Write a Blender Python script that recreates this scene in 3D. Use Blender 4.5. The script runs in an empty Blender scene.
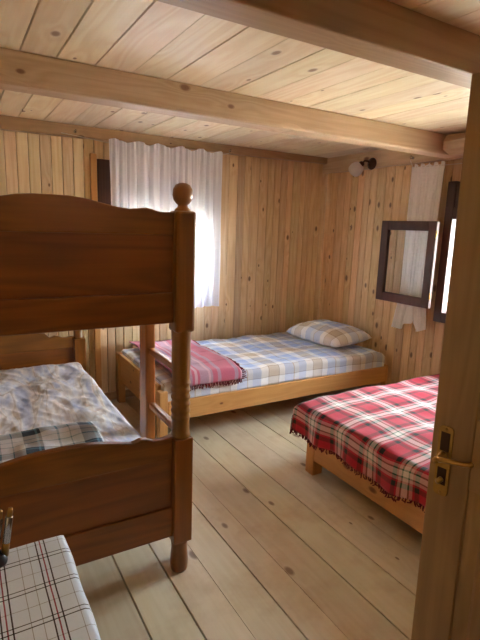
import bpy, bmesh, math, random
from mathutils import Vector, Matrix, noise
rnd = random.Random(7)
SC = bpy.context.scene
COL = SC.collection

# ------------------------------------------------------------------ helpers
def lin(h):
    h = h.lstrip('#'); o = []
    for i in (0, 2, 4):
        c = int(h[i:i+2], 16) / 255
        o.append(c / 12.92 if c <= .04045 else ((c + .055) / 1.055) ** 2.4)
    return (*o, 1)

def bx(bm, lo, hi, bev=0.0):
    t = bmesh.new()
    bmesh.ops.create_cube(t, size=1)
    s = [hi[i] - lo[i] for i in range(3)]; c = [(hi[i] + lo[i]) / 2 for i in range(3)]
    for v in t.verts:
        v.co = Vector([v.co[i] * s[i] + c[i] for i in range(3)])
    if bev > 0:
        bmesh.ops.bevel(t, geom=list(t.edges), offset=min(bev, min(s) * .45), segments=2, affect='EDGES', profile=.5)
    merge(bm, t)

def merge(bm, t):
    me = bpy.data.meshes.new('tmp'); t.to_mesh(me); t.free()
    bm.from_mesh(me); bpy.data.meshes.remove(me)

def prism(bm, pts, axis, a0, a1, bev=0.0):
    """polygon in the two other axes (in xyz order) extruded along axis"""
    t = bmesh.new()
    def mk(p, a):
        q = list(p); q.insert(axis, a); return t.verts.new(q)
    A = [mk(p, a0) for p in pts]; B = [mk(p, a1) for p in pts]
    n = len(pts)
    t.faces.new(A); t.faces.new(B[::-1])
    for i in range(n):
        t.faces.new((A[i], B[i], B[(i+1) % n], A[(i+1) % n]))
    bmesh.ops.recalc_face_normals(t, faces=t.faces)
    if bev > 0:
        es = [e for e in t.edges if abs((e.verts[0].co - e.verts[1].co)[axis]) < 1e-6]
        bmesh.ops.bevel(t, geom=es, offset=bev, segments=2, affect='EDGES', profile=.5)
    merge(bm, t)

def lathe(bm, prof, loc=(0, 0, 0), mat=None, seg=24, smooth=True):
    t = bmesh.new(); rings = []
    for r, z in prof:
        if r < 1e-5:
            rings.append([t.verts.new((0, 0, z))])
        else:
            rings.append([t.verts.new((r * math.cos(2*math.pi*k/seg), r * math.sin(2*math.pi*k/seg), z)) for k in range(seg)])
    for a, b in zip(rings, rings[1:]):
        for k in range(seg):
            k2 = (k + 1) % seg
            f = [a[k % len(a)], a[k2 % len(a)], b[k2 % len(b)], b[k % len(b)]]
            u = []
            for v in f:
                if v not in u: u.append(v)
            if len(u) > 2:
                fc = t.faces.new(u); fc.smooth = smooth
    for r in (rings[0], rings[-1]):
        if len(r) > 2: t.faces.new(r)
    bmesh.ops.recalc_face_normals(t, faces=t.faces)
    M = Matrix.Translation(Vector(loc))
    if mat is not None: M = M @ mat
    bmesh.ops.transform(t, matrix=M, verts=t.verts)
    merge(bm, t)

def tube(bm, pts, r, seg=10, r1=None):
    t = bmesh.new(); pts = [Vector(p) for p in pts]; rings = []
    n = len(pts)
    up = Vector((0, 0, 1))
    for i, p in enumerate(pts):
        d = (pts[min(i+1, n-1)] - pts[max(i-1, 0)]).normalized()
        a = d.cross(up)
        if a.length < .05: a = d.cross(Vector((1, 0, 0)))
        a.normalize(); b = d.cross(a)
        rr = r if r1 is None else r + (r1 - r) * i / (n - 1)
        rings.append([t.verts.new(p + rr * (math.cos(2*math.pi*k/seg) * a + math.sin(2*math.pi*k/seg) * b)) for k in range(seg)])
    for a, b in zip(rings, rings[1:]):
        for k in range(seg):
            f = t.faces.new((a[k], a[(k+1) % seg], b[(k+1) % seg], b[k])); f.smooth = True
    t.faces.new(rings[0]); t.faces.new(rings[-1])
    bmesh.ops.recalc_face_normals(t, faces=t.faces)
    merge(bm, t)

def obj(name, bm, mat, parent=None, smooth=False):
    me = bpy.data.meshes.new(name)
    bm.to_mesh(me); bm.free()
    if smooth:
        for p in me.polygons: p.use_smooth = True
    o = bpy.data.objects.new(name, me); COL.objects.link(o)
    if mat: me.materials.append(mat)
    if parent: o.parent = parent
    return o

def tag(o, label, cat, group=None):
    o['label'] = label; o['category'] = cat
    if group: o['group'] = group
    return o

def thing(name, label, cat, group=None, loc=(0, 0, 0)):
    o = bpy.data.objects.new(name, None); COL.objects.link(o)
    o.location = loc; o.empty_display_size = .1
    return tag(o, label, cat, group)

def part(name, mat, parent, fn, label=None, smooth=False):
    """fn draws in world space; the part keeps its place under its parent"""
    b = bmesh.new(); fn(b)
    o = obj(name, b, mat, parent, smooth)
    p = parent; off = Vector((0, 0, 0))
    while p is not None:
        off += p.location; p = p.parent
    for v in o.data.vertices: v.co -= off
    if label: o['label'] = label
    return o

def struct(name, bm, mat, parent=None):
    o = obj(name, bm, mat, parent)
    if parent is None: o['kind'] = 'structure'
    return o

def grid(nu, nv, fn, lu, lv, name, mat, parent=None, thick=.006, wrap=None):
    """cloth: fn(u,v) in 0..1 -> point; UV in metres"""
    me = bpy.data.meshes.new(name)
    vs = [tuple(fn(i / nu, j / nv)) for j in range(nv + 1) for i in range(nu + 1)]
    fs = [(j*(nu+1)+i, j*(nu+1)+i+1, (j+1)*(nu+1)+i+1, (j+1)*(nu+1)+i) for j in range(nv) for i in range(nu)]
    me.from_pydata(vs, [], fs)
    uv = me.uv_layers.new(name='UVMap')
    for p in me.polygons:
        p.use_smooth = True
        for li in p.loop_indices:
            k = me.loops[li].vertex_index
            uv.data[li].uv = ((k % (nu+1)) / nu * lu, (k // (nu+1)) / nv * lv)
    me.materials.append(mat)
    o = bpy.data.objects.new(name, me); COL.objects.link(o)
    if parent: o.parent = parent
    if thick:
        m = o.modifiers.new('thick', 'SOLIDIFY'); m.thickness = thick; m.offset = -1
    return o

def nz(x, y, z=0.0, s=1.0):
    return noise.noise(Vector((x * s, y * s, z)))

def fold(s, w, r):
    """distance along cloth beyond 0..w folds down: -> (pos, drop)"""
    q = math.pi / 2 * r
    if s < 0:
        d = -s
        if d < q: a = d / r; return (r - r - r * math.sin(a) + 0, r * (1 - math.cos(a)))
        return (-r, r + d - q)
    if s > w:
        d = s - w
        if d < q: a = d / r; return (w + r * math.sin(a), r * (1 - math.cos(a)))
        return (w + r, r + d - q)
    return (s, 0.0)

# ------------------------------------------------------------------ materials
def newmat(name):
    m = bpy.data.materials.new(name); m.use_nodes = True
    nt = m.node_tree; nt.nodes.clear()
    out = nt.nodes.new('ShaderNodeOutputMaterial')
    return m, nt, out

class N:
    def __init__(s, nt): s.nt = nt
    def add(s, t, **kw):
        n = s.nt.nodes.new(t)
        for k, v in kw.items(): setattr(n, k, v)
        return n
    def link(s, a, b): s.nt.links.new(a, b)
    def val(s, sock, v):
        if hasattr(v, 'is_linked') or isinstance(v, bpy.types.NodeSocket): s.link(v, sock)
        else: sock.default_value = v
    def math(s, op, a, b=None, c=None, clamp=False):
        n = s.add('ShaderNodeMath', operation=op); n.use_clamp = clamp
        for i, v in enumerate((a, b, c)):
            if v is not None: s.val(n.inputs[i], v)
        return n.outputs[0]
    def vmath(s, op, a, b):
        n = s.add('ShaderNodeVectorMath', operation=op)
        s.val(n.inputs[0], a); s.val(n.inputs[1], b)
        return n.outputs[0]
    def noise(s, vec, scale, detail=3, rough=.5, dist=0):
        n = s.add('ShaderNodeTexNoise'); s.link(vec, n.inputs['Vector'])
        n.inputs['Scale'].default_value = scale; n.inputs['Detail'].default_value = detail
        n.inputs['Roughness'].default_value = rough; n.inputs['Distortion'].default_value = dist
        return n.outputs['Fac']
    def ramp(s, fac, stops, interp='LINEAR'):
        n = s.add('ShaderNodeValToRGB'); s.link(fac, n.inputs[0])
        r = n.color_ramp; r.interpolation = interp
        while len(r.elements) < len(stops): r.elements.new(.5)
        for e, (p, c) in zip(r.elements, stops): e.position = p
        for e, (p, c) in zip(r.elements, stops): e.color = c if len(c) == 4 else (*c, 1)
        return n.outputs[0]
    def mix(s, fac, a, b, mode='MIX'):
        n = s.add('ShaderNodeMix', data_type='RGBA', blend_type=mode)
        s.val(n.inputs[0], fac); s.val(n.inputs[6], a); s.val(n.inputs[7], b)
        return n.outputs[2]
    def bsdf(s, out, color, rough=.5, metal=0, coat=0, bump=None, bump_d=.002, bump_s=.4, sheen=0, spec=.5):
        b = s.add('ShaderNodeBsdfPrincipled')
        s.val(b.inputs['Base Color'], color); s.val(b.inputs['Roughness'], rough)
        b.inputs['Metallic'].default_value = metal
        b.inputs['Coat Weight'].default_value = coat; b.inputs['Coat Roughness'].default_value = .25
        b.inputs['Sheen Weight'].default_value = sheen
        b.inputs['Specular IOR Level'].default_value = spec
        if bump is not None:
            bp = s.add('ShaderNodeBump'); bp.inputs['Distance'].default_value = bump_d
            bp.inputs['Strength'].default_value = bump_s
            s.link(bump, bp.inputs['Height']); s.link(bp.outputs[0], b.inputs['Normal'])
        s.link(b.outputs[0], out.inputs[0])
        return b

def wood(name, light, dark, axis, normal, knot=.5, knot_r=.075, kscale=5.0, rough=.5, coat=0, ring=.35, var=.22, knotcol='#3a2010', cross=11, blotch=None):
    """grain along axis; knots laid out in the plane facing 'normal'"""
    m, nt, out = newmat(name); g = N(nt)
    tc = g.add('ShaderNodeTexCoord').outputs['Object']
    rnd_i = g.add('ShaderNodeNewGeometry').outputs['Random Per Island']
    off = g.add('ShaderNodeCombineXYZ')
    for i, k in enumerate((17.3, 29.7, 11.9)):
        g.link(g.math('MULTIPLY', rnd_i, k), off.inputs[i])
    co = g.vmath('ADD', tc, off.outputs[0])
    sc = [cross, cross, cross]; sc[axis] = 1.0
    v1 = g.vmath('MULTIPLY', co, tuple(sc))
    # knots
    crs = 3 - axis - normal
    sp3 = g.add('ShaderNodeSeparateXYZ'); g.link(co, sp3.inputs[0])
    kc = g.add('ShaderNodeCombineXYZ')
    g.link(g.math('MULTIPLY', sp3.outputs[axis], kscale * .75), kc.inputs[0])
    g.link(g.math('MULTIPLY', sp3.outputs[crs], kscale * 1.35), kc.inputs[1])
    kv = kc.outputs[0]
    vo = g.add('ShaderNodeTexVoronoi', voronoi_dimensions='2D'); vo.inputs['Scale'].default_value = 1
    g.link(kv, vo.inputs['Vector'])
    dist = vo.outputs['Distance']
    sep = g.add('ShaderNodeSeparateColor'); g.link(vo.outputs['Color'], sep.inputs[0])
    has = g.math('LESS_THAN', sep.outputs[0], knot)
    rad = g.math('MULTIPLY_ADD', sep.outputs[1], knot_r * 1.1, knot_r * .45)
    kd = g.math('DIVIDE', dist, rad)
    kmask = g.math('MULTIPLY', g.ramp(kd, [(0, (1, 1, 1)), (.55, (.9, .9, .9)), (1.0, (0, 0, 0))]), has)
    swirl = g.math('MULTIPLY', g.ramp(g.math('MULTIPLY', dist, 2.2), [(0, (1, 1, 1)), (1, (0, 0, 0))], 'EASE'), has)
    n1 = g.noise(v1, .55, 3, .5, .3)
    n1s = g.math('MULTIPLY_ADD', swirl, .10, n1)
    rings = g.math('MULTIPLY_ADD', g.math('SINE', g.math('MULTIPLY', n1s, 62.0)), .5, .5)
    fs = [90, 90, 90]; fs[axis] = 1.6
    fine = g.noise(g.vmath('MULTIPLY', co, tuple(fs)), 1.0, 2, .6)
    broad = g.noise(co, 2.3, 2, .5)
    fac = g.math('ADD', g.math('MULTIPLY', rings, ring), g.math('MULTIPLY', g.math('SUBTRACT', fine, .3), .55))
    fac = g.math('ADD', fac, g.math('MULTIPLY', g.math('SUBTRACT', broad, .45), .5), clamp=True)
    col = g.mix(fac, light, dark)
    hv = g.add('ShaderNodeHueSaturation')
    g.link(col, hv.inputs['Color'])
    r2 = g.math('FRACT', g.math('MULTIPLY', rnd_i, 7.13))
    g.link(g.math('MULTIPLY_ADD', r2, var, 1 - var * .55), hv.inputs['Value'])
    g.link(g.math('MULTIPLY_ADD', g.math('FRACT', g.math('MULTIPLY', rnd_i, 3.77)), .02, .49), hv.inputs['Hue'])
    col = hv.outputs[0]
    if blotch:
        bl = g.ramp(g.noise(tc, 3.1, 4, .65), [(.5, (0, 0, 0)), (.72, (1, 1, 1))])
        col = g.mix(g.math('MULTIPLY', bl, .55), col, blotch)
    col = g.mix(g.math('MULTIPLY', kmask, .85), col, lin(knotcol))
    g.bsdf(out, col, rough, coat=coat, bump=fac, bump_d=.0015, bump_s=.25)
    return m

def stripes(g, coord, period, segs):
    """segs: (width in period fraction, colour) -> colour socket"""
    f = g.math('FRACT', g.math('DIVIDE', coord, period))
    st = []; p = 0.0
    for w, c in segs:
        st.append((p, c)); p += w
    return g.ramp(f, st, 'CONSTANT')

def plaid(name, pu, su, pv, sv, rough=.9, sheen=.2, wobble=.004, tint=None, off=(0, 0), fuzz=.15, mul=False):
    m, nt, out = newmat(name); g = N(nt)
    uvn = g.add('ShaderNodeUVMap').outputs[0]
    nzc = g.add('ShaderNodeTexNoise'); g.link(uvn, nzc.inputs['Vector']); nzc.inputs['Scale'].default_value = 9
    w = g.vmath('MULTIPLY', g.vmath('SUBTRACT', nzc.outputs['Color'], (.5, .5, .5)), (wobble * 2,) * 3)
    uv = g.vmath('ADD', g.vmath('ADD', uvn, w), (off[0], off[1], 0))
    s = g.add('ShaderNodeSeparateXYZ'); g.link(uv, s.inputs[0])
    a = stripes(g, s.outputs[0], pu, su); b = stripes(g, s.outputs[1], pv, sv)
    if mul:
        col = g.mix(1.0, a, b, 'MULTIPLY')
    else:
        col = g.mix(.5, a, b)
    fz = g.noise(uvn, 160, 2)
    hv = g.add('ShaderNodeHueSaturation'); g.link(col, hv.inputs['Color'])
    g.link(g.math('MULTIPLY_ADD', fz, fuzz * 2, 1 - fuzz), hv.inputs['Value'])
    g.bsdf(out, hv.outputs[0], rough, sheen=sheen, bump=g.noise(uvn, 220, 1), bump_d=.001, bump_s=.5, spec=.2)
    return m

def plain(name, color, rough=.5, metal=0, coat=0, nscale=30, namt=.12, bump=.0005):
    m, nt, out = newmat(name); g = N(nt)
    tc = g.add('ShaderNodeTexCoord').outputs['Object']
    n = g.noise(tc, nscale, 3)
    hv = g.add('ShaderNodeHueSaturation'); hv.inputs['Color'].default_value = color
    g.link(g.math('MULTIPLY_ADD', n, namt * 2, 1 - namt), hv.inputs['Value'])
    g.bsdf(out, hv.outputs[0], rough, metal, coat, bump=n, bump_d=bump, bump_s=.3)
    return m

def glassmat(name, tint=(.96, .98, .97, 1), gl=.1):
    m, nt, out = newmat(name); g = N(nt)
    tr = g.add('ShaderNodeBsdfTransparent'); tr.inputs[0].default_value = tint
    gs = g.add('ShaderNodeBsdfGlossy'); gs.inputs['Roughness'].default_value = .02
    fr = g.add('ShaderNodeFresnel'); fr.inputs[0].default_value = 1.5
    mx = g.add('ShaderNodeMixShader')
    bf = g.add('ShaderNodeNewGeometry').outputs['Backfacing']
    g.link(g.math('MULTIPLY', fr.outputs[0], g.math('SUBTRACT', 1.0, bf)), mx.inputs[0]); g.link(tr.outputs[0], mx.inputs[1]); g.link(gs.outputs[0], mx.inputs[2])
    g.link(mx.outputs[0], out.inputs[0])
    return m

def sheer(name, color, transp=.12, transl=.5):
    m, nt, out = newmat(name); g = N(nt)
    tc = g.add('ShaderNodeTexCoord').outputs['Object']
    w = g.noise(g.vmath('MULTIPLY', tc, (60, 60, 4)), 1, 2)
    col = g.mix(w, color, tuple(c * .9 for c in color[:3]) + (1,))
    d = g.add('ShaderNodeBsdfDiffuse'); t = g.add('ShaderNodeBsdfTranslucent'); tr = g.add('ShaderNodeBsdfTransparent')
    g.link(col, d.inputs[0]); g.link(col, t.inputs[0])
    a = g.add('ShaderNodeMixShader'); a.inputs[0].default_value = transl
    g.link(d.outputs[0], a.inputs[1]); g.link(t.outputs[0], a.inputs[2])
    b = g.add('ShaderNodeMixShader'); b.inputs[0].default_value = transp
    g.link(a.outputs[0], b.inputs[1]); g.link(tr.outputs[0], b.inputs[2])
    g.link(b.outputs[0], out.inputs[0])
    return m

PL, PD = lin('#e2bd8c'), lin('#c0905a')
M = {}
M['wall_y'] = wood('pine_wall_boards', lin('#e8d0a6'), lin('#c79d69'), 2, 1, knot=.22, knot_r=.085, kscale=5.2, rough=.45, ring=.3, var=.3, knotcol='#5a3014')
M['wall_x'] = wood('pine_wall_boards_side', lin('#e0c193'), lin('#bb8c57'), 2, 0, knot=.5, knot_r=.1, kscale=5.2, rough=.45, ring=.3, var=.34, knotcol='#4a2610')
M['floor'] = wood('pale_scrubbed_floor_boards', lin('#dad0b6'), lin('#c5b690'), 1, 2, knot=.25, knot_r=.09, kscale=4.2, rough=.42, ring=.25, var=.16, knotcol='#6e5238', blotch=lin('#b79a76'), cross=9)
M['ceil'] = wood('pine_ceiling_boards', lin('#f2e4c6'), lin('#dcc096'), 1, 2, knot=.4, knot_r=.085, kscale=4.0, rough=.45, ring=.4, var=.18, knotcol='#7a4a24', cross=8)
M['beam'] = wood('pine_beam', lin('#ceb390'), lin('#ab8a64'), 0, 1, knot=.45, knot_r=.1, kscale=4.0, rough=.5, ring=.3, var=.1, knotcol='#6b3d22')
M['beam_dark'] = wood('darkened_pine_beam', lin('#b6966e'), lin('#94734c'), 0, 1, knot=.4, knot_r=.08, kscale=5.0, rough=.4, ring=.25, var=.1, knotcol='#4b2a14')
M['beam_y'] = wood('pine_beam_side', lin('#ceb390'), lin('#ab8a64'), 1, 0, knot=.45, knot_r=.1, kscale=4.0, rough=.5, ring=.3, var=.1, knotcol='#6b3d22')
M['bed_x'] = wood('varnished_pine_rail', lin('#d9a765'), lin('#bd8443'), 0, 1, knot=.35, knot_r=.09, kscale=4, rough=.35, coat=.2, ring=.25, var=.1, knotcol='#6b3412')
M['bed_y'] = wood('varnished_pine_side', lin('#d9a765'), lin('#bd8443'), 1, 0, knot=.6, knot_r=.09, kscale=4.5, rough=.35, coat=.2, ring=.25, var=.1, knotcol='#6b3412')
M['bed_z'] = wood('varnished_pine_post', lin('#d9a765'), lin('#bd8443'), 2, 1, knot=.3, knot_r=.08, kscale=4, rough=.35, coat=.2, ring=.25, var=.1, knotcol='#6b3412')
BL, BD = lin('#935919'), lin('#643b0e')
M['bunk_x'] = wood('brown_stained_bunk_board', BL, BD, 0, 1, knot=0, rough=.36, coat=.25, ring=.4, var=.1, cross=7)
M['bunk_y'] = wood('brown_stained_bunk_side', BL, BD, 1, 0, knot=0, rough=.36, coat=.25, ring=.4, var=.1, cross=7)
M['bunk_z'] = wood('brown_stained_bunk_post', BL, BD, 2, 1, knot=0, rough=.3, coat=.35, ring=.35, var=.08, cross=9)
M['ladder'] = wood('honey_ladder_wood', lin('#b97a3c'), lin('#8f5622'), 2, 1, knot=.2, knot_r=.06, rough=.33, coat=.3, ring=.3, var=.1)
M['door'] = wood('brown_pine_door', lin('#b08a56'), lin('#8c683a'), 2, 0, knot=.25, knot_r=.09, kscale=4, rough=.4, coat=.15, ring=.3, var=.08, knotcol='#4c2c12')
M['window'] = wood('dark_brown_window_wood', lin('#56362a'), lin('#3a231b'), 2, 0, knot=0, rough=.5, coat=.05, ring=.3, var=.1)
M['glass'] = glassmat('window_glass')
M['curtain'] = sheer('white_sheer_curtain', (.92, .93, .99, 1), .03, .16)
M['curtain_cream'] = sheer('cream_curtain', (.95, .94, .92, 1), .0, .12)
M['brass'] = plain('aged_brass', lin('#b08a4a'), .3, 1.0, nscale=60, namt=.25)
M['steel'] = plain('polished_steel', lin('#b9b9b6'), .2, 1.0)
M['bronze'] = plain('dark_bronze', lin('#4a3324'), .4, .8)
M['frost'] = sheer('frosted_lamp_glass', (.88, .84, .78, 1), .05, .45)
M['matt'] = plain('mattress_ticking', lin('#d8d2c6'), .9, nscale=40)
M['dark'] = plain('dark_rubber', lin('#26201c'), .5)
M['ply'] = plain('plain_plaster', lin('#d8c7ac'), .9)
M['ground'] = plain('pale_bounce_ground', lin('#c2bcae'), 1, nscale=3, namt=.2)  # unseen ground, made pale to bounce daylight up to the ceiling

RED, DGR, WHT, PKW, GRN = lin('#c0223a'), lin('#1e261e'), lin('#f2ece6'), lin('#e0b4b4'), lin('#2c6a52')
rs = [(.21, RED), (.11, DGR), (.05, RED), (.07, PKW), (.035, GRN), (.12, WHT), (.035, GRN), (.07, PKW), (.05, RED), (.11, DGR), (.14, RED)]
M['redplaid'] = plaid('red_tartan_wool', .244, rs, .244, rs, fuzz=.2, sheen=.25)
SB, SW, SBG, SBR, SG = lin('#a9c2ec'), lin('#f4f5f8'), lin('#cdc1b2'), lin('#9a8876'), lin('#ccd8ea')
bs = [(.16, SW), (.015, SBR), (.2, SBG), (.015, SBR), (.12, SW), (.2, SB), (.02, SBR), (.1, SG), (.17, SB)]
M['sheet'] = plaid('pale_blue_beige_plaid_cotton', .42, bs, .40, bs, fuzz=.08, sheen=.05, wobble=.006)
PK, PG, PW = lin('#c06478'), lin('#98a4b2'), lin('#cfc6cc')
ps = [(.30, PK), (.08, PG), (.05, PK), (.06, PW), (.05, PK), (.18, PG), (.05, PW), (.05, PG), (.10, PK), (.08, PG)]
pv = [(.8, PK), (.06, lin('#a03c56')), (.14, PK)]
M['pink'] = plaid('pink_striped_wool', .36, ps, .3, pv, fuzz=.2)
TW, TD, TM = lin('#dfe8f0'), lin('#0e2f42'), lin('#5a90a4')
ts = [(.18, TW), (.02, TM), (.18, TW), (.22, TD), (.04, TM), (.05, TD), (.27, TW), (.04, TM)]
M['teal'] = plaid('white_and_teal_plaid_blanket', .25, ts, .23, ts, fuzz=.12)
CW, CK, CB, CG = lin('#eef3f8'), lin('#3c3234'), lin('#9a4452'), lin('#b0aeaa')
cs = [(.10, CW), (.016, CG), (.18, CW), (.03, CK), (.075, CW), (.03, CB), (.075, CW), (.03, CK), (.33, CW), (.016, CG), (.118, CW)]
M['tablecloth'] = plaid('cream_checked_oilcloth', .095, cs, .10, [(.2, CW), (.03, CK), (.1, CW), (.022, CK), (.4, CW), (.016, CG), (.232, CW)], rough=.4, sheen=0, wobble=.001, fuzz=.04, mul=True)

def bedding():
    m, nt, out = newmat('crumpled_blue_brown_print_bedding'); g = N(nt)
    uv = g.add('ShaderNodeUVMap').outputs[0]
    n0 = g.noise(g.vmath('MULTIPLY', uv, (6.5, 1.3, 1)), 1, 3, .55, .9)
    c = g.ramp(n0, [(.3, lin('#7f9ad0')), (.4, lin('#c6d4ee')), (.46, lin('#f2f4f8')), (.515, lin('#b4a69a')), (.54, lin('#eceef0')), (.66, lin('#9cb4e0')), (.76, lin('#c4bcb6'))])
    n1 = g.noise(g.vmath('MULTIPLY', uv, (16, 5, 1)), 1, 3, .6, .8)
    c2 = g.ramp(n1, [(.38, lin('#d3d8e4')), (.5, lin('#f3f1ee')), (.66, lin('#b8c2d4'))])
    col = g.mix(.45, c, c2)
    g.bsdf(out, col, .85, bump=g.noise(uv, 200, 1), bump_d=.001, spec=.2)
    return m
M['bedding'] = bedding()

# ------------------------------------------------------------------ room
XL, XR, YB, YF, ZC = -.42, 3.32, 3.93, -.14, 2.2
b = bmesh.new()
gaps = [-.45, -.19, .0, .17, .345, .522, .698, .86, 1.03, 1.167, 1.369, 1.57, 1.78, 1.97, 2.16, 2.36, 2.55, 2.75, 2.95, 3.14, 3.36]
for a, c in zip(gaps, gaps[1:]):
    ga = .0034 if round(a, 3) in (.345, .522, .698, 1.03, 1.369, 1.57, 1.97, -.19) else .0007
    gc = .0034 if round(c, 3) in (.345, .522, .698, 1.03, 1.369, 1.57, 1.97, -.19) else .0007
    bx(b, (a + ga, YF - .1, -.03), (c - gc, YB + .04, 0), .0015)
bx(b, (XL - .1, YF - .1, -.06), (XR + .1, YB + .1, -.03))
struct('floor', b, M['floor'])
b = bmesh.new()
cg = [-.45, -.2, -.02, .14, .29, .437, .604, .78, .953, 1.13, 1.308, 1.48, 1.66, 1.83, 2.0, 2.17, 2.34, 2.52, 2.7, 2.88, 3.05, 3.22, 3.4]
for i, (a, c) in enumerate(zip(cg, cg[1:])):
    ga = .0032 if round(a, 3) in (.437, .604, .953, 1.308, 2.34, .29, 2.88, 1.83) else .0006
    gc = .0032 if round(c, 3) in (.437, .604, .953, 1.308, 2.34, .29, 2.88, 1.83) else .0006
    bx(b, (a + ga, YF - .1, ZC), (c - gc, YB + .1, ZC + .03), .0015)
bx(b, (XL - .1, YF - .1, ZC + .03), (XR + .1, YB + .1, ZC + .06))
struct('ceiling', b, M['ceil'])

def panel_wall(name, mat, axis, pos, depth, a0, a1, hole, widths, seed):
    """vertical boards along axis (0 or 1); hole = (a,b,z0,z1) or None"""
    r = random.Random(seed); b = bmesh.new(); a = a0
    def pc(lo, hi, z0, z1, d0, d1, bev):
        if axis == 0: bx(b, (lo, min(d0, d1), z0), (hi, max(d0, d1), z1), bev)
        else: bx(b, (min(d0, d1), lo, z0), (max(d0, d1), hi, z1), bev)
    while a < a1 - .005:
        w = min(widths(a, r), a1 - a); hi = a + w
        d = (pos, pos + depth * .2)
        segs = [(a, hi, 0, ZC)]
        if hole and hi > hole[0] and a < hole[1]:
            segs = [(a, hi, 0, hole[2]), (a, hi, hole[3], ZC)]
            if a < hole[0]: segs.append((a, hole[0], hole[2], hole[3]))
            if hi > hole[1]: segs.append((hole[1], hi, hole[2], hole[3]))
        for lo, h2, z0, z1 in segs:
            if h2 - lo > .006: pc(lo + .0018, h2 - .0018, z0, z1, *d, .005)
        a = hi
    d = (pos + depth * .2, pos + depth)
    if hole:
        for s in ((a0, hole[0], 0, ZC), (hole[1], a1, 0, ZC), (hole[0], hole[1], 0, hole[2]), (hole[0], hole[1], hole[3], ZC)):
            pc(*s, *d, 0)
    else: pc(a0, a1, 0, ZC, *d, 0)
    return struct(name, b, mat)
HB = (1.1, 1.97, .87, 1.62)
HR = (1.3, 2.40, .88, 1.62)
panel_wall('wall_back', M['wall_y'], 0, YB, .14, XL - .1, XR + .02, HB, lambda a, r: .0785 if a < .92 else r.choice((.062, .075, .085, .094, .07)), 3)
panel_wall('wall_right', M['wall_x'], 1, XR, .30, YF - .1, YB, HR, lambda a, r: r.choice((.07, .085, .1, .11, .078)), 5)
panel_wall('wall_left', M['wall_x'], 1, XL, -.1, YF - .1, YB, None, lambda a, r: r.choice((.08, .095)), 9)
# wall with the doorway; unseen, coloured dark to cut bounce light
DX0, DX1, DZ = .42, 1.3, 1.92
b = bmesh.new()
bx(b, (XL, YF - .1, 0), (DX0, YF, ZC)); bx(b, (DX1, YF - .1, 0), (XR, YF, ZC)); bx(b, (DX0, YF - .1, DZ), (DX1, YF, ZC))
struct('wall_front', b, M['door'])
# unseen hall box, added to shut sky light out; coloured dark
b = bmesh.new()
bx(b, (XL - .1, YF - 1.5, -.06), (XR + .1, YF - .1, 0)); bx(b, (XL - .1, YF - 1.5, ZC), (XR + .1, YF - .1, ZC + .06))
bx(b, (XL - .2, YF - 1.5, 0), (XL - .1, YF - .1, ZC)); bx(b, (XR + .1, YF - 1.5, 0), (XR + .2, YF - .1, ZC)); bx(b, (XL - .2, YF - 1.6, 0), (XR + .2, YF - 1.5, ZC))
struct('wall_hall_sky_block', b, M['door'])

# beams
def beam(name, y0, y1, z0, z1, bev=.006, mat='beam'):
    b = bmesh.new(); bx(b, (XL, y0, z0), (XR, y1, z1), bev)
    return struct(name, b, M[mat])
beam('trim_1', 1.19, 1.31, 2.067, ZC, .006, 'beam_dark')
beam('trim_2', 2.375, 2.51, 2.06, ZC, .012)
# rough timber plates at the head of the walls, with a wavy lower edge
def plate(name, axis, a0, a1, d0, d1, zfn, mat):
    pts = [(a0, ZC), (a1, ZC)]
    n = 60
    for i in range(n + 1):
        a = a1 + (a0 - a1) * i / n
        pts.append((a, zfn(a) + .006 * nz(a, 3.3, 0, 4) + .003 * nz(a, 7, 0, 17)))
    b = bmesh.new()
    if axis == 0: prism(b, pts, 1, d0, d1, .008)
    else: prism(b, pts, 0, d0, d1, .008)
    return struct(name, b, mat)
plate('trim_3', 0, XL, XR - .075, YB - .075, YB - .001, lambda a: 2.105 + .012 * a, M['beam_dark'])
plate('trim_4', 1, YF, YB - .001, XR - .07, XR - .001, lambda a: 2.055, M['beam_y'])
# rough log lying on the head of the right wall, from the beam towards the door
t = bmesh.new(); rings = []
for i in range(25):
    y = 2.36 - i * .06
    ring = []
    for k in range(9):
        a = 2 * math.pi * k / 9 + .2
        q = 1 + .16 * nz(math.cos(a) * 1.4, y * 1.6, math.sin(a) * 1.4) + .10 * nz(math.cos(a) * 3, y * 3, math.sin(a) * 3)
        ring.append(t.verts.new((XR - .165 + .135 * q * math.cos(a), y + .01 * nz(a, 1), min(ZC - .002, 2.128 + .075 * q * math.sin(a)))))
    rings.append(ring)
for A_, B_ in zip(rings, rings[1:]):
    for k in range(9):
        t.faces.new((A_[k], A_[(k+1) % 9], B_[(k+1) % 9], B_[k]))
t.faces.new(rings[0]); t.faces.new(rings[-1]); bmesh.ops.recalc_face_normals(t, faces=t.faces)
b = bmesh.new(); merge(b, t)
struct('trim_5', b, M['beam_y'])
b = bmesh.new(); bx(b, (.936, YB - .035, .071), (.985, YB - .001, 2.015), .004)
struct('trim_6', b, M['bed_z'])
# skirting
b = bmesh.new(); bx(b, (XL, YB - .02, 0), (XR, YB - .001, .07), .004); struct('baseboard_back', b, M['beam'])
b = bmesh.new(); bx(b, (XR - .02, YF, 0), (XR - .001, YB - .02, .07), .004); struct('baseboard_right', b, M['beam_y'])

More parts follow.
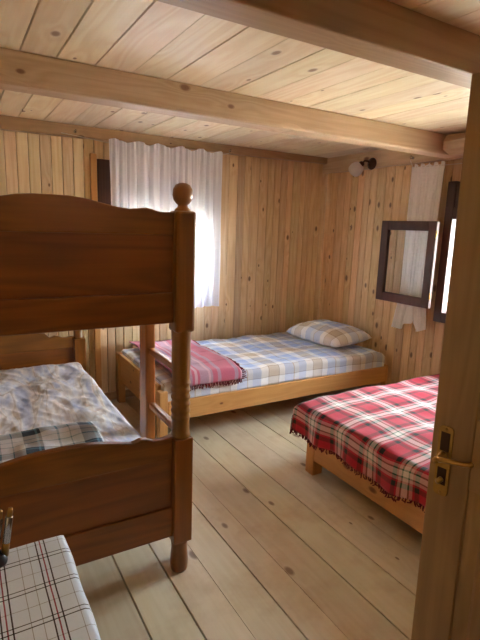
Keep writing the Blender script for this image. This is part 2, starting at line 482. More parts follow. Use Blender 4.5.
# windows ---------------------------------------------------------------
def sash(parent, axis, a0, a1, z0, z1, d0, d1, hinge_at, glz):
    """a glazed casement; axis = the horizontal run"""
    def fr(b):
        w = .075
        for s in ((a0, a0 + w, z0, z1), (a1 - w, a1, z0, z1), (a0 + w, a1 - w, z0, z0 + w), (a0 + w, a1 - w, z1 - w, z1)):
            if axis == 0: bx(b, (s[0], d0, s[2]), (s[1], d1, s[3]), .006)
            else: bx(b, (d0, s[0], s[2]), (d1, s[1], s[3]), .006)
    f = part('sash', M['window'], parent, fr)
    dm = (d0 + d1) / 2
    def gl(b):
        if axis == 0: bx(b, (a0 + .07, dm - .002, z0 + .07), (a1 - .07, dm + .002, z1 - .07))
        else: bx(b, (dm - .002, a0 + .07, z0 + .07), (dm + .002, a1 - .07, z1 - .07))
    part('pane', M['glass'], f, gl)
    for zz in (z0 + .1, z1 - .1):
        def hg(b):
            if axis == 0: lathe(b, [(.0, -.03), (.007, -.028), (.007, .028), (0, .03)], (hinge_at, d0 - .003, zz), seg=12)
            else: lathe(b, [(.0, -.03), (.007, -.028), (.007, .028), (0, .03)], (d0 - .003, hinge_at, zz), seg=12)
        part('hinge', M['brass'], f, hg)
    return f
# right wall window: casing
def casing_r(b):
    y0, y1, z0, z1 = HR
    x0, x1 = XR - .06, XR + .30
    bx(b, (x0, y1 - .015, z0 - .07), (x1, y1 + .055, 1.89), .005)
    bx(b, (x0, y0 - .055, z0 - .07), (x1, y0 + .015, 1.89), .005)
    bx(b, (x0, y0 + .015, z0 - .07), (x1, y1 - .015, z0 + .01), .005)
    bx(b, (x0, y0 + .015, z1 - .01), (x1, y1 - .015, z1 + .08), .005)
    bx(b, (XR - .05, y0 + .015, z1 + .083), (XR - .002, y1 - .015, 1.885), .005)
    bx(b, (x0 + .14, 1.845, z0), (XR + .24, 1.895, z1), .005)
b = bmesh.new(); casing_r(b); W2 = struct('window_2', b, M['window'])
sash(W2, 1, 2.44, 2.995, .915, 1.592, 3.165, 3.2, 2.435, True)
sash(W2, 1, 1.318, 1.84, .895, 1.605, XR + .10, XR + .135, 1.325, True)
b = bmesh.new()
def casing_b(b):
    x0, x1, z0, z1 = HB
    y0, y1 = YB - .03, YB + .14
    bx(b, (x0 - .112, y0, z0 - .06), (x0 + .015, YB - .001, 1.98), .005)
    bx(b, (x0 - .02, YB + .001, z0 - .02), (x0 + .015, y1, z1), .004)
    bx(b, (x1 - .015, y0, z0 - .06), (x1 + .05, YB - .001, 1.97), .005)
    bx(b, (x1 - .015, YB + .001, z0), (x1 + .02, y1, z1), .004)
    bx(b, (x0 + .015, y0, z0 - .06), (x1 - .015, y1, z0 + .01), .005)
    bx(b, (x0 + .015, y0, z1 - .01), (x1 - .015, y1, z1 + .06), .005)
    bx(b, (x0 + .015, y0, z1 + .063), (x1 - .015, YB - .001, 1.97), .005)
casing_b(b); W1 = struct('window_1', b, M['window'])
sash(W1, 0, 1.118, 1.533, .885, 1.605, YB + .02, YB + .055, 1.12, True)
sash(W1, 0, 1.537, 1.952, .885, 1.605, YB + .02, YB + .055, 1.95, True)

# door ------------------------------------------------------------------
ph = math.radians(8)
DL = .84
door_o = Vector((1.27, -.028, .03))
b = bmesh.new()
# local: x = along leaf from hinge (0) to free edge (DL); y = thickness; z up
H = 1.87
st = .115
bx(b, (0, -.02, 0), (st, .02, H), .004); bx(b, (DL - st, -.02, 0), (DL, .02, H), .004)
for z0, z1 in ((0, .16), (.80, 1.0), (H - .12, H)): bx(b, (st, -.02, z0), (DL - st, .02, z1), .003)
bx(b, (st - .01, -.012, .1), (DL - st + .01, .012, H - .06))
for z0, z1 in ((.2, .76), (1.04, H - .16)):
    bx(b, (st + .04, -.019, z0), (DL - st - .04, .019, z1), .012)
D = struct('door_1', b, M['door'])
D.location = door_o
D.rotation_euler = (0, math.radians(.6), math.pi / 2 + ph)   # the leaf hangs a little out of plumb
def dpart(name, mat, fn, parent=D, smooth=False):
    b = bmesh.new(); fn(b); return obj(name, b, mat, parent, smooth)
# the leaf's local +y faces -X (towards the camera) after the turn
HX, HZ = DL - .041, .855
def plate_fn(b):
    n = 12; pts = []
    w, h = .021, .103
    for cx, cz, a0 in ((w - .012, h - .012, 0), (-w + .012, h - .012, 90), (-w + .012, -h + .012, 180), (w - .012, -h + .012, 270)):
        for k in range(5):
            a = math.radians(a0 + 90 * k / 4)
            pts.append((HX + cx + .012 * math.cos(a), HZ + cz + .012 * math.sin(a)))
    prism(b, pts, 1, .0205, .0245, .0012)
pl = dpart('handle_plate', M['brass'], plate_fn)
def inlay(b):
    bx(b, (HX - .013, .0246, HZ + .03), (HX + .013, .0262, HZ + .085), .0007)
    bx(b, (HX - .013, .0246, HZ - .07), (HX + .013, .0262, HZ - .02), .0007)
dpart('plate_inlay', M['bronze'], inlay, pl)
def screws(b):
    R = Matrix.Rotation(-math.pi / 2, 4, 'X')
    for zz in (-.094, .094):
        lathe(b, [(0, .003), (.004, .002), (.0045, 0)], (HX, .0246, HZ + zz), R, 10)
dpart('screw', M['brass'], screws, pl)
def lever(b):
    R = Matrix.Rotation(-math.pi / 2, 4, 'X')
    lathe(b, [(.014, 0), (.014, .006), (.009, .012), (.009, .045), (0, .047)], (HX, .0246, HZ + .015), R, 16)
    tube(b, [(HX + .004, .062, HZ + .015), (HX - .018, .064, HZ + .022), (HX - .045, .063, HZ + .027), (HX - .072, .06, HZ + .03), (HX - .086, .055, HZ + .034)], .008, 10, .0065)
    lathe(b, [(0, -.009), (.008, -.005), (.009, 0), (.008, .005), (0, .009)], (HX - .088, .054, HZ + .034), None, 12)
dpart('lever', M['brass'], lever)
def knob(b):
    R = Matrix.Rotation(-math.pi / 2, 4, 'X')
    lathe(b, [(.008, 0), (.008, .004), (.005, .006), (.005, .012), (.009, .016), (0, .02)], (HX, .0262, HZ - .055), R, 14)
dpart('lock_knob', M['brass'], knob)

# ------------------------------------------------------------------ bunk bed
BX0, BX1, BY0, BY1 = -.2, .76, 1.735, 3.665
bunk = thing('bunk_bed', 'dark honey-stained wooden bunk bed with scrolled boards and ball-topped posts, left', 'bunk bed', loc=((BX0 + BX1) / 2, (BY0 + BY1) / 2, 0))
hw = .042
def post_fn(x, y):
    def f(b):
        lathe(b, [(.034, 0), (.038, .01), (.0395, .04), (.0375, .08), (.0345, .11), (.036, .135), (.041, .155)], (x, y, 0), seg=20)
        bx(b, (x - hw, y - hw, .15), (x + hw, y + hw, .63), .006)
        prof = [(.041, .628), (.041, .642), (.037, .65), (.037, .70)]
        for k in range(6):
            z = .70 + k * .03
            prof += [(.0365, z + .002), (.0395, z + .010), (.0405, z + .015), (.0395, z + .02), (.0365, z + .028)]
        prof += [(.037, .89), (.039, .96), (.0385, 1.02), (.040, 1.06), (.0415, 1.09), (.0415, 1.11)]
        lathe(b, prof, (x, y, 0), seg=24)
        bx(b, (x - hw, y - hw, 1.08), (x + hw, y + hw, 1.552), .012)
    return f
def fin_fn(x, y):
    def f(b):
        lathe(b, [(.032, 1.55), (.03, 1.558), (.02, 1.566), (.019, 1.574), (.026, 1.58), (.035, 1.592), (.0395, 1.61), (.0375, 1.632), (.028, 1.648), (.014, 1.655), (0, 1.657)], (x, y, 0), seg=24)
    return f
for x in (BX0, BX1):
    for y in (BY0, BY1):
        p = part('post', M['bunk_z'], bunk, post_fn(x, y))
        part('finial', M['bunk_z'], p, fin_fn(x, y))
XC = (BX0 + BX1) / 2
up = [(0, 1.585), (.06, 1.584), (.105, 1.580), (.14, 1.573), (.176, 1.565), (.22, 1.556), (.27, 1.551), (.30, 1.554), (.329, 1.558), (.35, 1.554), (.375, 1.547), (.40, 1.545), (.44, 1.546)]
low = [(0, .678), (.08, .676), (.14, .669), (.19, .660), (.24, .648), (.27, .642), (.285, .645), (.305, .652), (.33, .648), (.36, .634), (.39, .633), (.42, .638), (.44, .64)]
def crest(pts, zb):
    def f_at(y0, y1):
        def f(b):
            poly = [(XC - .44, zb), (XC + .44, zb)] + [(XC + d, z) for d, z in pts[::-1]] + [(XC - d, z) for d, z in pts[1:]]
            prism(b, poly, 1, y0, y1, .005)
        return f
    return f_at
def end_board(y, zlow0, zlow1, zpan, cr, names):
    part(names + '_rail', M['bunk_x'], bunk, lambda b: bx(b, (XC - .44, y - .016, zlow0), (XC + .44, y + .016, zlow1), .005))
    part(names + '_panel', M['bunk_x'], bunk, lambda b: bx(b, (XC - .44, y - .006, zlow1 - .005), (XC + .44, y + .006, zpan + .005)))
    part(names + '_crest', M['bunk_x'], bunk, cr(y - .016, y + .016))
end_board(BY0, 1.118, 1.24, 1.46, crest(up, 1.46), 'footboard')
end_board(BY0, .178, .318, .54, crest(low, .54), 'footboard')
end_board(BY1, 1.118, 1.24, 1.46, crest(up, 1.46), 'headboard')
end_board(BY1, .25, .36, .56, crest([(d, z + .035 if d < .25 else z + .01) for d, z in low], .56), 'headboard')
for x in (BX0, BX1):
    s = -1 if x > XC else 1
    xa = x + s * .008
    part('side_rail', M['bunk_y'], bunk, lambda b: bx(b, (min(xa, xa + s * .026), BY0 + hw, .22), (max(xa, xa + s * .026), BY1 - hw, .38), .004))
    part('side_rail', M['bunk_y'], bunk, lambda b: bx(b, (min(xa, xa + s * .026), BY0 + hw, 1.13), (max(xa, xa + s * .026), BY1 - hw, 1.27), .004))
part('bed_base', M['bed_x'], bunk, lambda b: bx(b, (BX0 + .036, BY0 + .03, .27), (BX1 - .036, BY1 - .03, .29)))
part('bed_base', M['bed_x'], bunk, lambda b: bx(b, (BX0 + .036, BY0 + .03, 1.16), (BX1 - .036, BY1 - .03, 1.18)))
# ladder, hooked on the outside of the bunk's side
LX0, LX1 = .772, .812
lad = part('ladder', M['ladder'], bunk, lambda b: bx(b, (LX0 - .01, 2.165, .02), (LX1, 2.262, 1.3), .008))
part('ladder_rail', M['ladder'], lad, lambda b: bx(b, (LX0, 1.782, .02), (LX1, 1.82, 1.3), .008))
for z in (.325, .61, .89, 1.16):
    part('rung', M['ladder'], lad, lambda b: bx(b, (LX0 + .004, 1.82, z - .016), (LX1 - .004, 2.166, z + .016), .007))

m_ = thing('mattress', 'mattress on the lower bunk under the crumpled blue-brown bedding', 'mattress', loc=(XC, 2.7, .29))
bmx = bmesh.new()
m_obj = part('mattress_core', M['matt'], m_, lambda b: bx(b, (BX0 + .06, BY0 + .03, .291), (BX1 - .055, BY1 - .03, .43), .03))
def quilt(u, v):
    W, Lq = BX1 - .05 - (BX0 + .05), BY1 - .035 - (BY0 + .035)
    s = -.05 + u * (W + .10); t = v * Lq
    px, dr = fold(s, W, .03)
    top = 1 - min(1, dr / .03)
    x = BX0 + .05 + px; y = BY0 + .035 + t
    w = .020 * nz(x, y, 1.0, 5) + .008 * (1 - 2 * abs(nz(x * 1.3 + y * .4, y * .6, 4.0, 9))) - .006 + .006 * (.5 - abs(nz(x * 1.2 - y * .5, y, 6.0, 17)))
    z = .468 - dr + w * (.5 + .5 * top)
    z -= .02 * max(0, (t / Lq - .93) / .07) ** 2
    x += .008 * nz(x, y, 9, 8) * (1 - top)
    return (x, y, max(z, .432 if top > .5 else .395))
q = grid(96, 180, quilt, .96, 1.86, 'quilt', M['bedding'])
tag(q, 'crumpled blue, white and brown printed quilt covering the lower bunk', 'quilt')
def tealf(u, v):
    x = BX0 + .06 + u * .68 + .01 * nz(v * 3, 1, 0)
    y = BY0 + .05 + v * .64 + .012 * nz(u * 4, 2, 0) - .06 * u * v
    w = .020 * nz(x, y, 1.0, 5) + .009 * nz(x * 1.3 + y * .4, y * .6, 4.0, 12) + .004
    e = min(1, min(1 - u, 1 - v) / .06)
    return (x, y, .487 + max(w, -.004) * 1.0 + .012 * math.sqrt(max(0, e)) + .006 * nz(x, y, 3, 9))
t_ = grid(44, 40, tealf, .68, .64, 'blanket', M['teal'], thick=.012)
tag(t_, 'white blanket with dark teal checks folded across the foot of the lower bunk', 'blanket')

# ------------------------------------------------------------------ single bed along the back wall
SX0, SX1, SY0, SY1 = 1.1, 3.26, 2.855, 3.87
bed = thing('single_bed', 'low pale pine single bed along the back wall with pale plaid bedding', 'bed', loc=((SX0 + SX1) / 2, (SY0 + SY1) / 2, 0))
part('side_rail', M['bed_x'], bed, lambda b: bx(b, (SX0 + .06, SY0, .185), (SX1 - .03, SY0 + .026, .322), .004))
part('side_rail', M['bed_x'], bed, lambda b: bx(b, (SX0 + .06, SY1 - .026, .185), (SX1 - .03, SY1, .322), .004))
part('end_board', M['bed_y'], bed, lambda b: bx(b, (SX0 + .01, SY0 + .065, .2), (SX0 + .035, SY1 - .065, .43), .004))
part('end_board', M['bed_y'], bed, lambda b: bx(b, (SX1 - .03, SY0 + .05, .2), (SX1 - .005, SY1 - .05, .33), .004))
for y in (SY0, SY1 - .065):
    part('leg', M['bed_z'], bed, lambda b: bx(b, (SX0, y, 0), (SX0 + .06, y + .065, .435 if y > 3 else .40), .006))
    part('leg', M['bed_z'], bed, lambda b: bx(b, (SX1 - .03, y, 0), (SX1, y + .05, .335), .006))
part('slat_base', M['bed_x'], bed, lambda b: bx(b, (SX0 + .036, SY0 + .028, .23), (SX1 - .035, SY1 - .028, .25)))
m2 = thing('mattress', 'mattress on the single bed by the back wall, under plaid sheet', 'mattress', loc=(2.2, 3.36, .25))
part('mattress_core', M['matt'], m2, lambda b: bx(b, (SX0 + .045, SY0 + .045, .252), (SX1 - .05, SY1 - .04, .43), .04))
def sheetf(u, v):
    X0, Y0 = SX0 + .06, SY0 + .055
    W, L = SX1 - .06 - X0, SY1 - .03 - Y0
    s = -.10 + u * (W + .2); t = -.16 + v * (L + .16)
    px, dx = fold(s, W, .022); py, dy = fold(t, L, .03)
    x, y = X0 + px, Y0 + py
    dx = min(dx, .13); dy = min(dy, .2)
    dr = max(dx, dy)
    w = .016 * nz(x, y, 2, 4) + .007 * nz(x, y * .7, 5, 12) + .003 * nz(x, y, 6, 30)
    hang = min(1, dr / .03)
    y -= hang * (dy > .02) * (.006 * nz(x, dy, 8, 9) + .004)
    sag = -.012 * max(0, (x - 2.4)) - .03 * max(0, (x - 3.1) / .1) * (x > 3.1) * .5
    return (x, y, max(.466 + sag - dr + w * (1 - .6 * hang), .29))
sh = grid(130, 72, sheetf, 2.2, 1.13, 'bed_sheet', M['sheet'], thick=.004)
tag(sh, 'pale blue, white and beige plaid sheet spread over the back wall bed', 'sheet')
def pillow(name, c, lx, ly, h, rz, mat, label, tilt=0, bumps=0):
    n = 28; vs = []; fs = []; uvs = []
    me = bpy.data.meshes.new(name)
    for side in (1, -1):
        for j in range(n + 1):
            for i in range(n + 1):
                a, b_ = i / n * 2 - 1, j / n * 2 - 1
                th = ((1 - abs(a) ** 2.6) * (1 - abs(b_) ** 2.6))
                th = max(0, th) ** .42
                pin = 1 - .07 * (abs(a) ** 2) * (1 - b_ * b_) * 0 
                x = a * lx / 2 * (1 - .06 * (1 - a * a) * 0) * (1 - .05 * (1 - abs(b_)) * (abs(a) > .99))
                y = b_ * ly / 2
                z = side * h / 2 * th + (.012 * nz(a, b_, side, 3) + .008 * nz(a, b_, side, 7)) * th
                if side < 0: z *= .55
                vs.append((x, y, z)); uvs.append(((a + 1) * lx / 2, (b_ + 1) * ly / 2))
    o = (n + 1) ** 2
    for k in (0, o):
        for j in range(n):
            for i in range(n):
                f = (k + j*(n+1)+i, k + j*(n+1)+i+1, k + (j+1)*(n+1)+i+1, k + (j+1)*(n+1)+i)
                fs.append(f if k == 0 else f[::-1])
    me.from_pydata(vs, [], fs)
    uv = me.uv_layers.new(name='UVMap')
    for p in me.polygons:
        p.use_smooth = True
        for li in p.loop_indices: uv.data[li].uv = uvs[me.loops[li].vertex_index]
    bm = bmesh.new(); bm.from_mesh(me); bmesh.ops.remove_doubles(bm, verts=bm.verts, dist=.0004); bm.to_mesh(me); bm.free()
    me.materials.append(mat)
    ob = bpy.data.objects.new(name, me); COL.objects.link(ob)
    ob.location = c; ob.rotation_euler = (0, tilt, rz)
    return tag(ob, label, 'pillow')
pillow('pillow', (2.975, 3.37, .53), .47, .68, .21, math.radians(3), M['sheet'], 'blue and beige plaid pillow lying on the back wall bed in the corner', math.radians(-4))
FR = plain('dark_red_wool_fringe', lin('#6a1626'), .95, nscale=80, namt=.5)
def throwf(u, v):
    X0, Y0 = SX0 + .10, SY0 + .042
    W, L = .53, SY1 - .05 - Y0
    s = u * W; t = -.085 + v * (L + .085)
    py, dy = fold(t, L, .035)
    x = X0 + s + .02 * (u) * math.sin(v * 5) + .10 * u * v * .6; y = Y0 + py
    w = .016 * nz(x, y, 2, 4) + .007 * nz(x, y * .7, 5, 12)
    hang = min(1, dy / .03)
    e = min(1, (1 - u) / .05)
    z = .482 - dy + w * (1 - .6 * hang) + .022 * math.sqrt(max(0, e)) * (1 - hang) + .03 * max(0, 1 - u * 2.2) * (1 - hang)
    y -= hang * .008
    return (x, y, z)
th = grid(44, 72, throwf, .53, 1.05, 'throw_blanket', M['pink'], thick=.010)
tag(th, 'pink wool throw with grey stripes and dark fringe over the back wall bed', 'blanket')
def fringe_throw(b):
    r = random.Random(2)
    for i in range(70):
        v = i / 69
        p = Vector(throwf(1, v)); d = Vector((.035, r.uniform(-.012, .012), -.012 + r.uniform(-.006, .004)))
        tube(b, [p, p + d * .5 + Vector((0, 0, .004)), p + d * r.uniform(.8, 1.2)], .0045, 5, .0028)
    for i in range(44):
        u = i / 43
        p = Vector(throwf(u, 0)); p.z -= .0
        tube(b, [p, p + Vector((r.uniform(-.006, .006), -.004, -.014)), p + Vector((r.uniform(-.01, .01), -.004, -.022 - r.uniform(0, .014)))], .0045, 5, .0028)
part('fringe', FR, th, fringe_throw, 'dark red twisted fringe')

# ------------------------------------------------------------------ double bed under the window
RX0, RX1, RY0, RY1 = 1.81, 3.24, .22, 2.17
rb = thing('double_bed', 'pale pine double bed beside the door under the red tartan blanket', 'bed', loc=((RX0 + RX1) / 2, (RY0 + RY1) / 2, 0))
part('side_rail', M['bed_y'], rb, lambda b: bx(b, (RX0, RY0 + .03, .10), (RX0 + .026, RY1 - .075, .33), .004))
part('side_rail', M['bed_y'], rb, lambda b: bx(b, (RX1 - .026, RY0 + .03, .10), (RX1, RY1 - .001, .33), .004))
part('end_board', M['bed_x'], rb, lambda b: bx(b, (RX0 + .075, RY1 - .03, .12), (RX1 - .028, RY1 - .004, .36), .004))
part('end_board', M['bed_x'], rb, lambda b: bx(b, (RX0 + .028, RY0 + .03, .12), (RX1 - .028, RY0 + .056, .36), .004))
for x in (RX0 + .004, RX1 - .07):
    for y in (RY0 + .057 if x > 2 else RY0 - .046, RY1 - .074 if x < 2 else RY1 - .106):
        part('leg', M['bed_z'], rb, lambda b: bx(b, (x - .006 if x < 2 else x - .022, y, 0), (x + .07 if x < 2 else x + .04, y + .075, .33), .005))
part('slat_base', M['bed_x'], rb, lambda b: bx(b, (RX0 + .03, RY0 + .06, .2), (RX1 - .03, RY1 - .035, .22)))
m3 = thing('mattress', 'mattress of the double bed below the red tartan blanket', 'mattress', loc=(2.5, 1.2, .22))
part('mattress_core', M['matt'], m3, lambda b: bx(b, (RX0 + .03, RY0 + .06, .222), (RX1 - .03, RY1 - .035, .425), .04))
def redf(u, v):
    X0, Y0 = RX0 + .005, RY0 + .10
    W, L = RX1 - .04 - X0, RY1 + .05 - Y0
    ol, of = .225, .1
    hem = ol + .014 * math.sin(v * 23) + .012 * nz(v * 6, 3, 0)
    s = -hem + u * (W + hem); t = v * (L + of)
    px, dx = fold(s, W, .045); py, dy = fold(t, L, .045)
    x, y = X0 + px, Y0 + py
    dr = max(dx, dy) + .28 * min(dx, dy)
    hang = min(1, dx / .05)
    w = .016 * nz(x, y, 12, 3.2) + .007 * nz(x, y, 15, 9)
    fx = .016 * math.sin(y * 21 + 1.5 * nz(y, 1, 0, 2)) * min(1, max(0, dx - .03) / .18)
    x += fx - .01 * hang
    y += .012 * math.sin(x * 17) * min(1, max(0, dy - .03) / .1)
    z = .452 - dr + w * (1 - .7 * hang)
    z -= .012 * max(0, 1 - abs(s) / .2) 
    return (x, y, z)
rbk = grid(96, 120, redf, RX1 - .04 - RX0 + .22, 2.1, 'plaid_blanket', M['redplaid'], thick=.008)
tag(rbk, 'red, green and white tartan wool blanket hanging over the double bed', 'blanket')
def fringe_red(b):
    r = random.Random(4)
    for i in range(150):
        v = (i + r.uniform(-.3, .3)) / 150
        p = Vector(redf(0, max(0, min(1, v))))
        l = r.uniform(.012, .024)
        tube(b, [p + Vector((0, 0, .004)), p + Vector((r.uniform(-.005, .003), r.uniform(-.006, .006), -l * .6)), p + Vector((r.uniform(-.008, .004), r.uniform(-.012, .012), -l))], .005, 5, .003)
    for i in range(60):
        u = i / 60
        p = Vector(redf(u, 1))
        l = r.uniform(.012, .024)
        tube(b, [p + Vector((0, 0, .004)), p + Vector((0, .004, -l * .6)), p + Vector((r.uniform(-.01, .01), .005, -l))], .005, 5, .003)
part('fringe', FR, rbk, fringe_red, 'dark red knotted fringe')

# ------------------------------------------------------------------ curtains
def curt_b(u, v):
    # v 0 top .. 1 bottom
    z0, z1 = 2.118, .785
    x = 1.055 + u * .985
    ph_ = 2 * math.pi * (u * 13 + .35 * math.sin(u * 9) + .25 * nz(u * 5, 0, 2))
    amp = .010 + .013 * min(1, v * 3)
    y = YB - .095 - .035 + amp * math.sin(ph_) + .007 * math.sin(ph_ * 2.3 + 1) + .012 * nz(u * 6, v * 2, 0)
    x += .008 * math.cos(ph_) * min(1, v * 4) + .012 * nz(u * 3, v * 3, 5) * v
    z = z0 + (z1 - z0) * v
    if v < .06: z += (.012 * math.sin(u * 34) + .010 * nz(u * 12, 2, 0)) * (1 - v / .06)
    if v > .9: z += .01 * nz(u * 5, 1, 3) * (v - .9) / .1
    return (x, y, z)
cb = grid(200, 60, curt_b, 1, 1, 'curtain', M['curtain'], thick=0)
tag(cb, 'white sheer curtain gathered on a cord across the back wall window', 'curtain')
def cordf(b):
    tube(b, [(.72, YB - .078, 2.13), (1.05, YB - .1, 2.095), (1.5, YB - .1, 2.092), (2.03, YB - .1, 2.10), (2.12, YB - .078, 2.128)], .0025, 6)
part('cord', M['matt'], cb, cordf)
def curt_r(u, v):
    z0, z1 = 2.03, .69
    wtop, wbot = .31, .26
    w = wtop + (wbot - wtop) * v
    tail = 0
    yc = 2.64 + .02 * v
    y = yc + (u - .5) * w
    ph_ = 2 * math.pi * (u * 9 + .3 * math.sin(u * 7))
    x = XR - .085 + .010 * math.sin(ph_) + .004 * math.sin(ph_ * 2.3)
    if v > .72:
        k = (v - .72) / .28
        y += .05 * k * (1 if u > .5 else -.2) * (abs(u - .5) + .1)
        x -= .012 * k * math.sin(u * math.pi)
    z = z0 + (z1 - z0) * v + .012 * math.sin(u * 31) * max(0, 1 - v / .05)
    if v > .8: y += .03 * (v - .8) / .2 * (1 if u > .52 else -1)
    if v > .85: z += .1 * math.exp(-((u - .45) / .09) ** 2) * (v - .85) / .15 + .05 * (1 - u) * 0 + .12 * max(0, .35 - u) * (v - .85) / .15
    return (x, y, z)
cr = grid(90, 60, curt_r, 1, 1, 'curtain', M['curtain_cream'], thick=0)
tag(cr, 'narrow cream curtain bunched behind the open sash on the right wall', 'curtain')
part('cord', M['matt'], cr, lambda b: tube(b, [(XR - .078, 2.82, 2.075), (XR - .088, 2.78, 2.02), (XR - .09, 2.5, 2.01), (XR - .09, 1.2, 2.0)], .0025, 6))
def hook(loc, nrm, label):
    h = thing('curtain_hook', label, 'hook', 'curtain cord hooks', loc=loc)
    L = Vector(loc); n = Vector(nrm)
    part('hook_base', M['steel'], h, lambda b: lathe(b, [(.011, 0), (.011, .004), (.006, .007), (0, .008)], L, n.to_track_quat('Z', 'Y').to_matrix().to_4x4(), 14))
    def f(b):
        pts = []
        for k in range(9):
            a = -math.pi / 2 + k * math.pi * 1.35 / 8
            pts.append(L + n * (.026 + .012 * math.cos(a)) + Vector((0, 0, .012 * math.sin(a) + .002)))
        tube(b, [L + n * .004] + pts, .003, 7)
    part('hook_shank', M['steel'], h, f)
hook((.82, YB - .0755, 2.15), (0, -1, 0), 'small steel hook on the back timber, left of the white curtain')
hook((2.13, YB - .0755, 2.15), (0, -1, 0), 'small steel hook on the back timber, right of the white curtain')
hook((XR - .0705, 2.80, 2.095), (-1, 0, 0), 'small steel hook on the right wall timber above the cream curtain')

# ------------------------------------------------------------------ wall lamp
LY, LZ = 3.25, 2.09
wl = thing('wall_lamp', 'bronze wall lamp with a frosted glass bell shade on the right wall', 'lamp', loc=(XR - .071, LY, LZ))
Lw = Vector((XR - .071, LY, LZ))
Rm = Vector((-1, 0, 0)).to_track_quat('Z', 'Y').to_matrix().to_4x4()
part('backplate', M['bronze'], wl, lambda b: lathe(b, [(.052, 0), (.052, .006), (.044, .014), (.03, .018), (.022, .03), (0, .034)], Lw, Rm, 24))
sd = Vector((-.35, .55, -.62)).normalized()
sp = Lw + Vector((-.085, .035, .0))
part('arm', M['bronze'], wl, lambda b: tube(b, [Lw + Vector((-.02, 0, 0)), Lw + Vector((-.05, .005, .018)), Lw + Vector((-.075, .018, .02)), sp], .009, 10))
Rs = sd.to_track_quat('Z', 'Y').to_matrix().to_4x4()
part('shade_holder', M['bronze'], wl, lambda b: lathe(b, [(0, -.012), (.016, -.01), (.024, .0), (.027, .014), (.024, .016)], sp, Rs, 20))
part('lamp_shade', M['frost'], wl, lambda b: lathe(b, [(.02, .01), (.038, .02), (.054, .040), (.062, .066), (.062, .09), (.055, .11), (.04, .124), (.018, .131), (0, .132)], sp, Rs, 24), 'frosted white glass shade')

# ------------------------------------------------------------------ table
TX0, TX1, TY0, TY1, TZ = -.38, .188, .42, 1.182, .688
tb = thing('table', 'small table under the cream checked cloth in the near left corner', 'table', loc=((TX0 + TX1) / 2, (TY0 + TY1) / 2, 0))
part('tabletop', M['bunk_x'], tb, lambda b: bx(b, (TX0, TY0, TZ - .028), (TX1, TY1, TZ), .004))
for x in (TX0 + .04, TX1 - .09):
    for y in (TY0 + .04, TY1 - .09):
        part('leg', M['bunk_z'], tb, lambda b: bx(b, (x, y, 0), (x + .05, y + .05, TZ - .028), .004))
for y in (TY0 + .05, TY1 - .068):
    part('apron', M['bunk_x'], tb, lambda b: bx(b, (TX0 + .05, y, TZ - .11), (TX1 - .05, y + .018, TZ - .028)))
def clothf(u, v):
    W, L = TX1 - TX0 - .012, TY1 - TY0 - .012
    o = .055
    s = -.004 + u * (W + .004 + o); t = -o + v * (L + 2 * o)
    px, dx = fold(s, W, .016); py, dy = fold(t, L, .016)
    dr = max(dx, dy) + .25 * min(dx, dy)
    x, y = TX0 + .004 + px, TY0 + .006 + py
    x += .004 * math.sin(y * 30) * min(1, dx / .05)
    return (x, y, TZ + .012 - dr + .0015 * nz(x, y, 1, 9))
tc_ = grid(60, 80, clothf, .62, .84, 'tablecloth', M['tablecloth'], thick=.002)
tag(tc_, 'cream oilcloth with black and burgundy checks on the near left table', 'tablecloth')
hx, hy, hz = .036, 1.135, TZ + .013
hd = thing('holder', 'small brass and steel twin-tube holder on the checked tablecloth corner', 'holder', loc=(hx, hy, hz))
part('base', M['dark'], hd, lambda b: lathe(b, [(.018, 0), (.02, .006), (.019, .02), (.012, .028), (0, .03)], (hx, hy, hz), None, 18))
tl = Matrix.Rotation(math.radians(9), 4, 'Y')
for dx in (-.011, .011):
    def tf(b):
        lathe(b, [(.0085, .018), (.0085, .05), (.0075, .052)], (hx + dx, hy, hz), tl, 14)
        lathe(b, [(.0065, .05), (.0065, .128), (.005, .137), (0, .139)], (hx + dx, hy, hz), tl, 14)
    tt = part('tube', M['brass'], hd, tf)
    part('sleeve', M['steel'], tt, lambda b: lathe(b, [(.0078, .05), (.0088, .052), (.0088, .116), (.0072, .118)], (hx + dx, hy, hz), tl, 14))

# ------------------------------------------------------------------ outside, light, camera
b = bmesh.new(); bx(b, (-30, -30, -1.0), (40, 40, -.9)); struct('ground', b, M['ground'])

w = bpy.data.worlds.new('World'); SC.world = w; w.use_nodes = True
nt = w.node_tree; nt.nodes.clear(); g = N(nt)
o_ = g.add('ShaderNodeOutputWorld'); bg = g.add('ShaderNodeBackground')
tc = g.add('ShaderNodeTexCoord').outputs['Generated']
sx = g.add('ShaderNodeSeparateXYZ'); g.link(tc, sx.inputs[0])
g.link(g.ramp(sx.outputs[2], [(.0, (.93, .97, 1.0)), (.25, (.86, .93, 1.0)), (1.0, (.7, .83, 1.0))]), bg.inputs[0])
bg.inputs[1].default_value = 9.0
g.link(bg.outputs[0], o_.inputs[0])

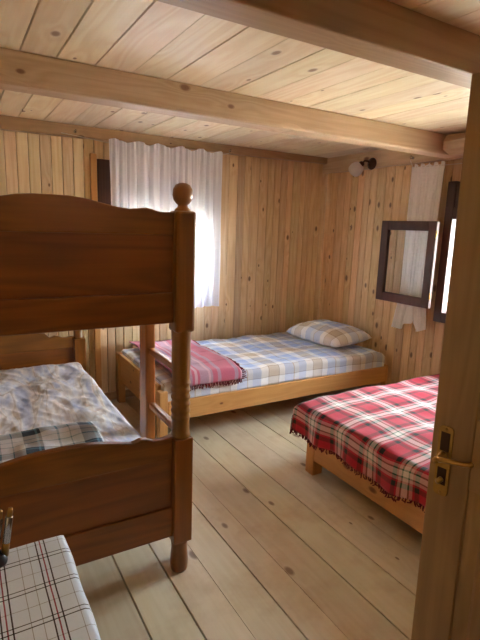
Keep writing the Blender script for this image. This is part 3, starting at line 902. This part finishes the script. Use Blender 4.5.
def portal(name, loc, rot, sx, sy):
    l = bpy.data.lights.new(name, 'AREA'); l.shape = 'RECTANGLE'; l.size = sx; l.size_y = sy
    l.cycles.is_portal = True
    o = bpy.data.objects.new(name, l); COL.objects.link(o); o.location = loc; o.rotation_euler = rot
portal('window_daylight', (XR + .31, (HR[0] + HR[1]) / 2, (HR[2] + HR[3]) / 2), (0, math.pi / 2, 0), .74, 1.1)
portal('window_daylight', ((HB[0] + HB[1]) / 2, YB + .15, (HB[2] + HB[3]) / 2), (-math.pi / 2, 0, 0), .87, .75)
# fill light added beyond the doorway; stands for no known lamp
l = bpy.data.lights.new('hall_fill', 'POINT'); l.energy = 1.0; l.color = (1, .9, .78); l.shadow_soft_size = .12
o = bpy.data.objects.new('hall_fill', l); COL.objects.link(o); o.location = (.9, YF - .8, 2.0)

l = bpy.data.lights.new('sun', 'SUN'); l.energy = 25; l.angle = .01; l.color = (1, .95, .88)
o = bpy.data.objects.new('sun', l); COL.objects.link(o); o.rotation_euler = Vector((.55, .5, -1)).to_track_quat('-Z', 'Y').to_euler()
cam = bpy.data.cameras.new('Camera'); co = bpy.data.objects.new('Camera', cam); COL.objects.link(co)
cam.sensor_fit = 'AUTO'; cam.sensor_width = 36; cam.lens = 478.13 / 640 * 36
cam.clip_start = .02
yaw, pitch, roll = .536933726, .192476562, .0341160524
f = Vector((math.sin(yaw) * math.cos(pitch), math.cos(yaw) * math.cos(pitch), -math.sin(pitch)))
r = Vector((math.cos(yaw), -math.sin(yaw), 0)); u = r.cross(f)
c_, s_ = math.cos(roll), math.sin(roll)
r2 = c_ * r + s_ * u; u2 = -s_ * r + c_ * u
R = Matrix((r2, u2, -f)).transposed()
co.matrix_world = Matrix.Translation((0, 0, 1.5)) @ R.to_4x4()
SC.camera = co

SC.view_settings.view_transform = 'Standard'; SC.view_settings.look = 'None'
SC.view_settings.exposure = 2.8; SC.view_settings.gamma = 1; SC.view_settings.use_curve_mapping = False
SC.cycles.use_denoising = True
SC.cycles.max_bounces = 14; SC.cycles.diffuse_bounces = 8; SC.cycles.transparent_max_bounces = 12
SC.cycles.sample_clamp_indirect = 8
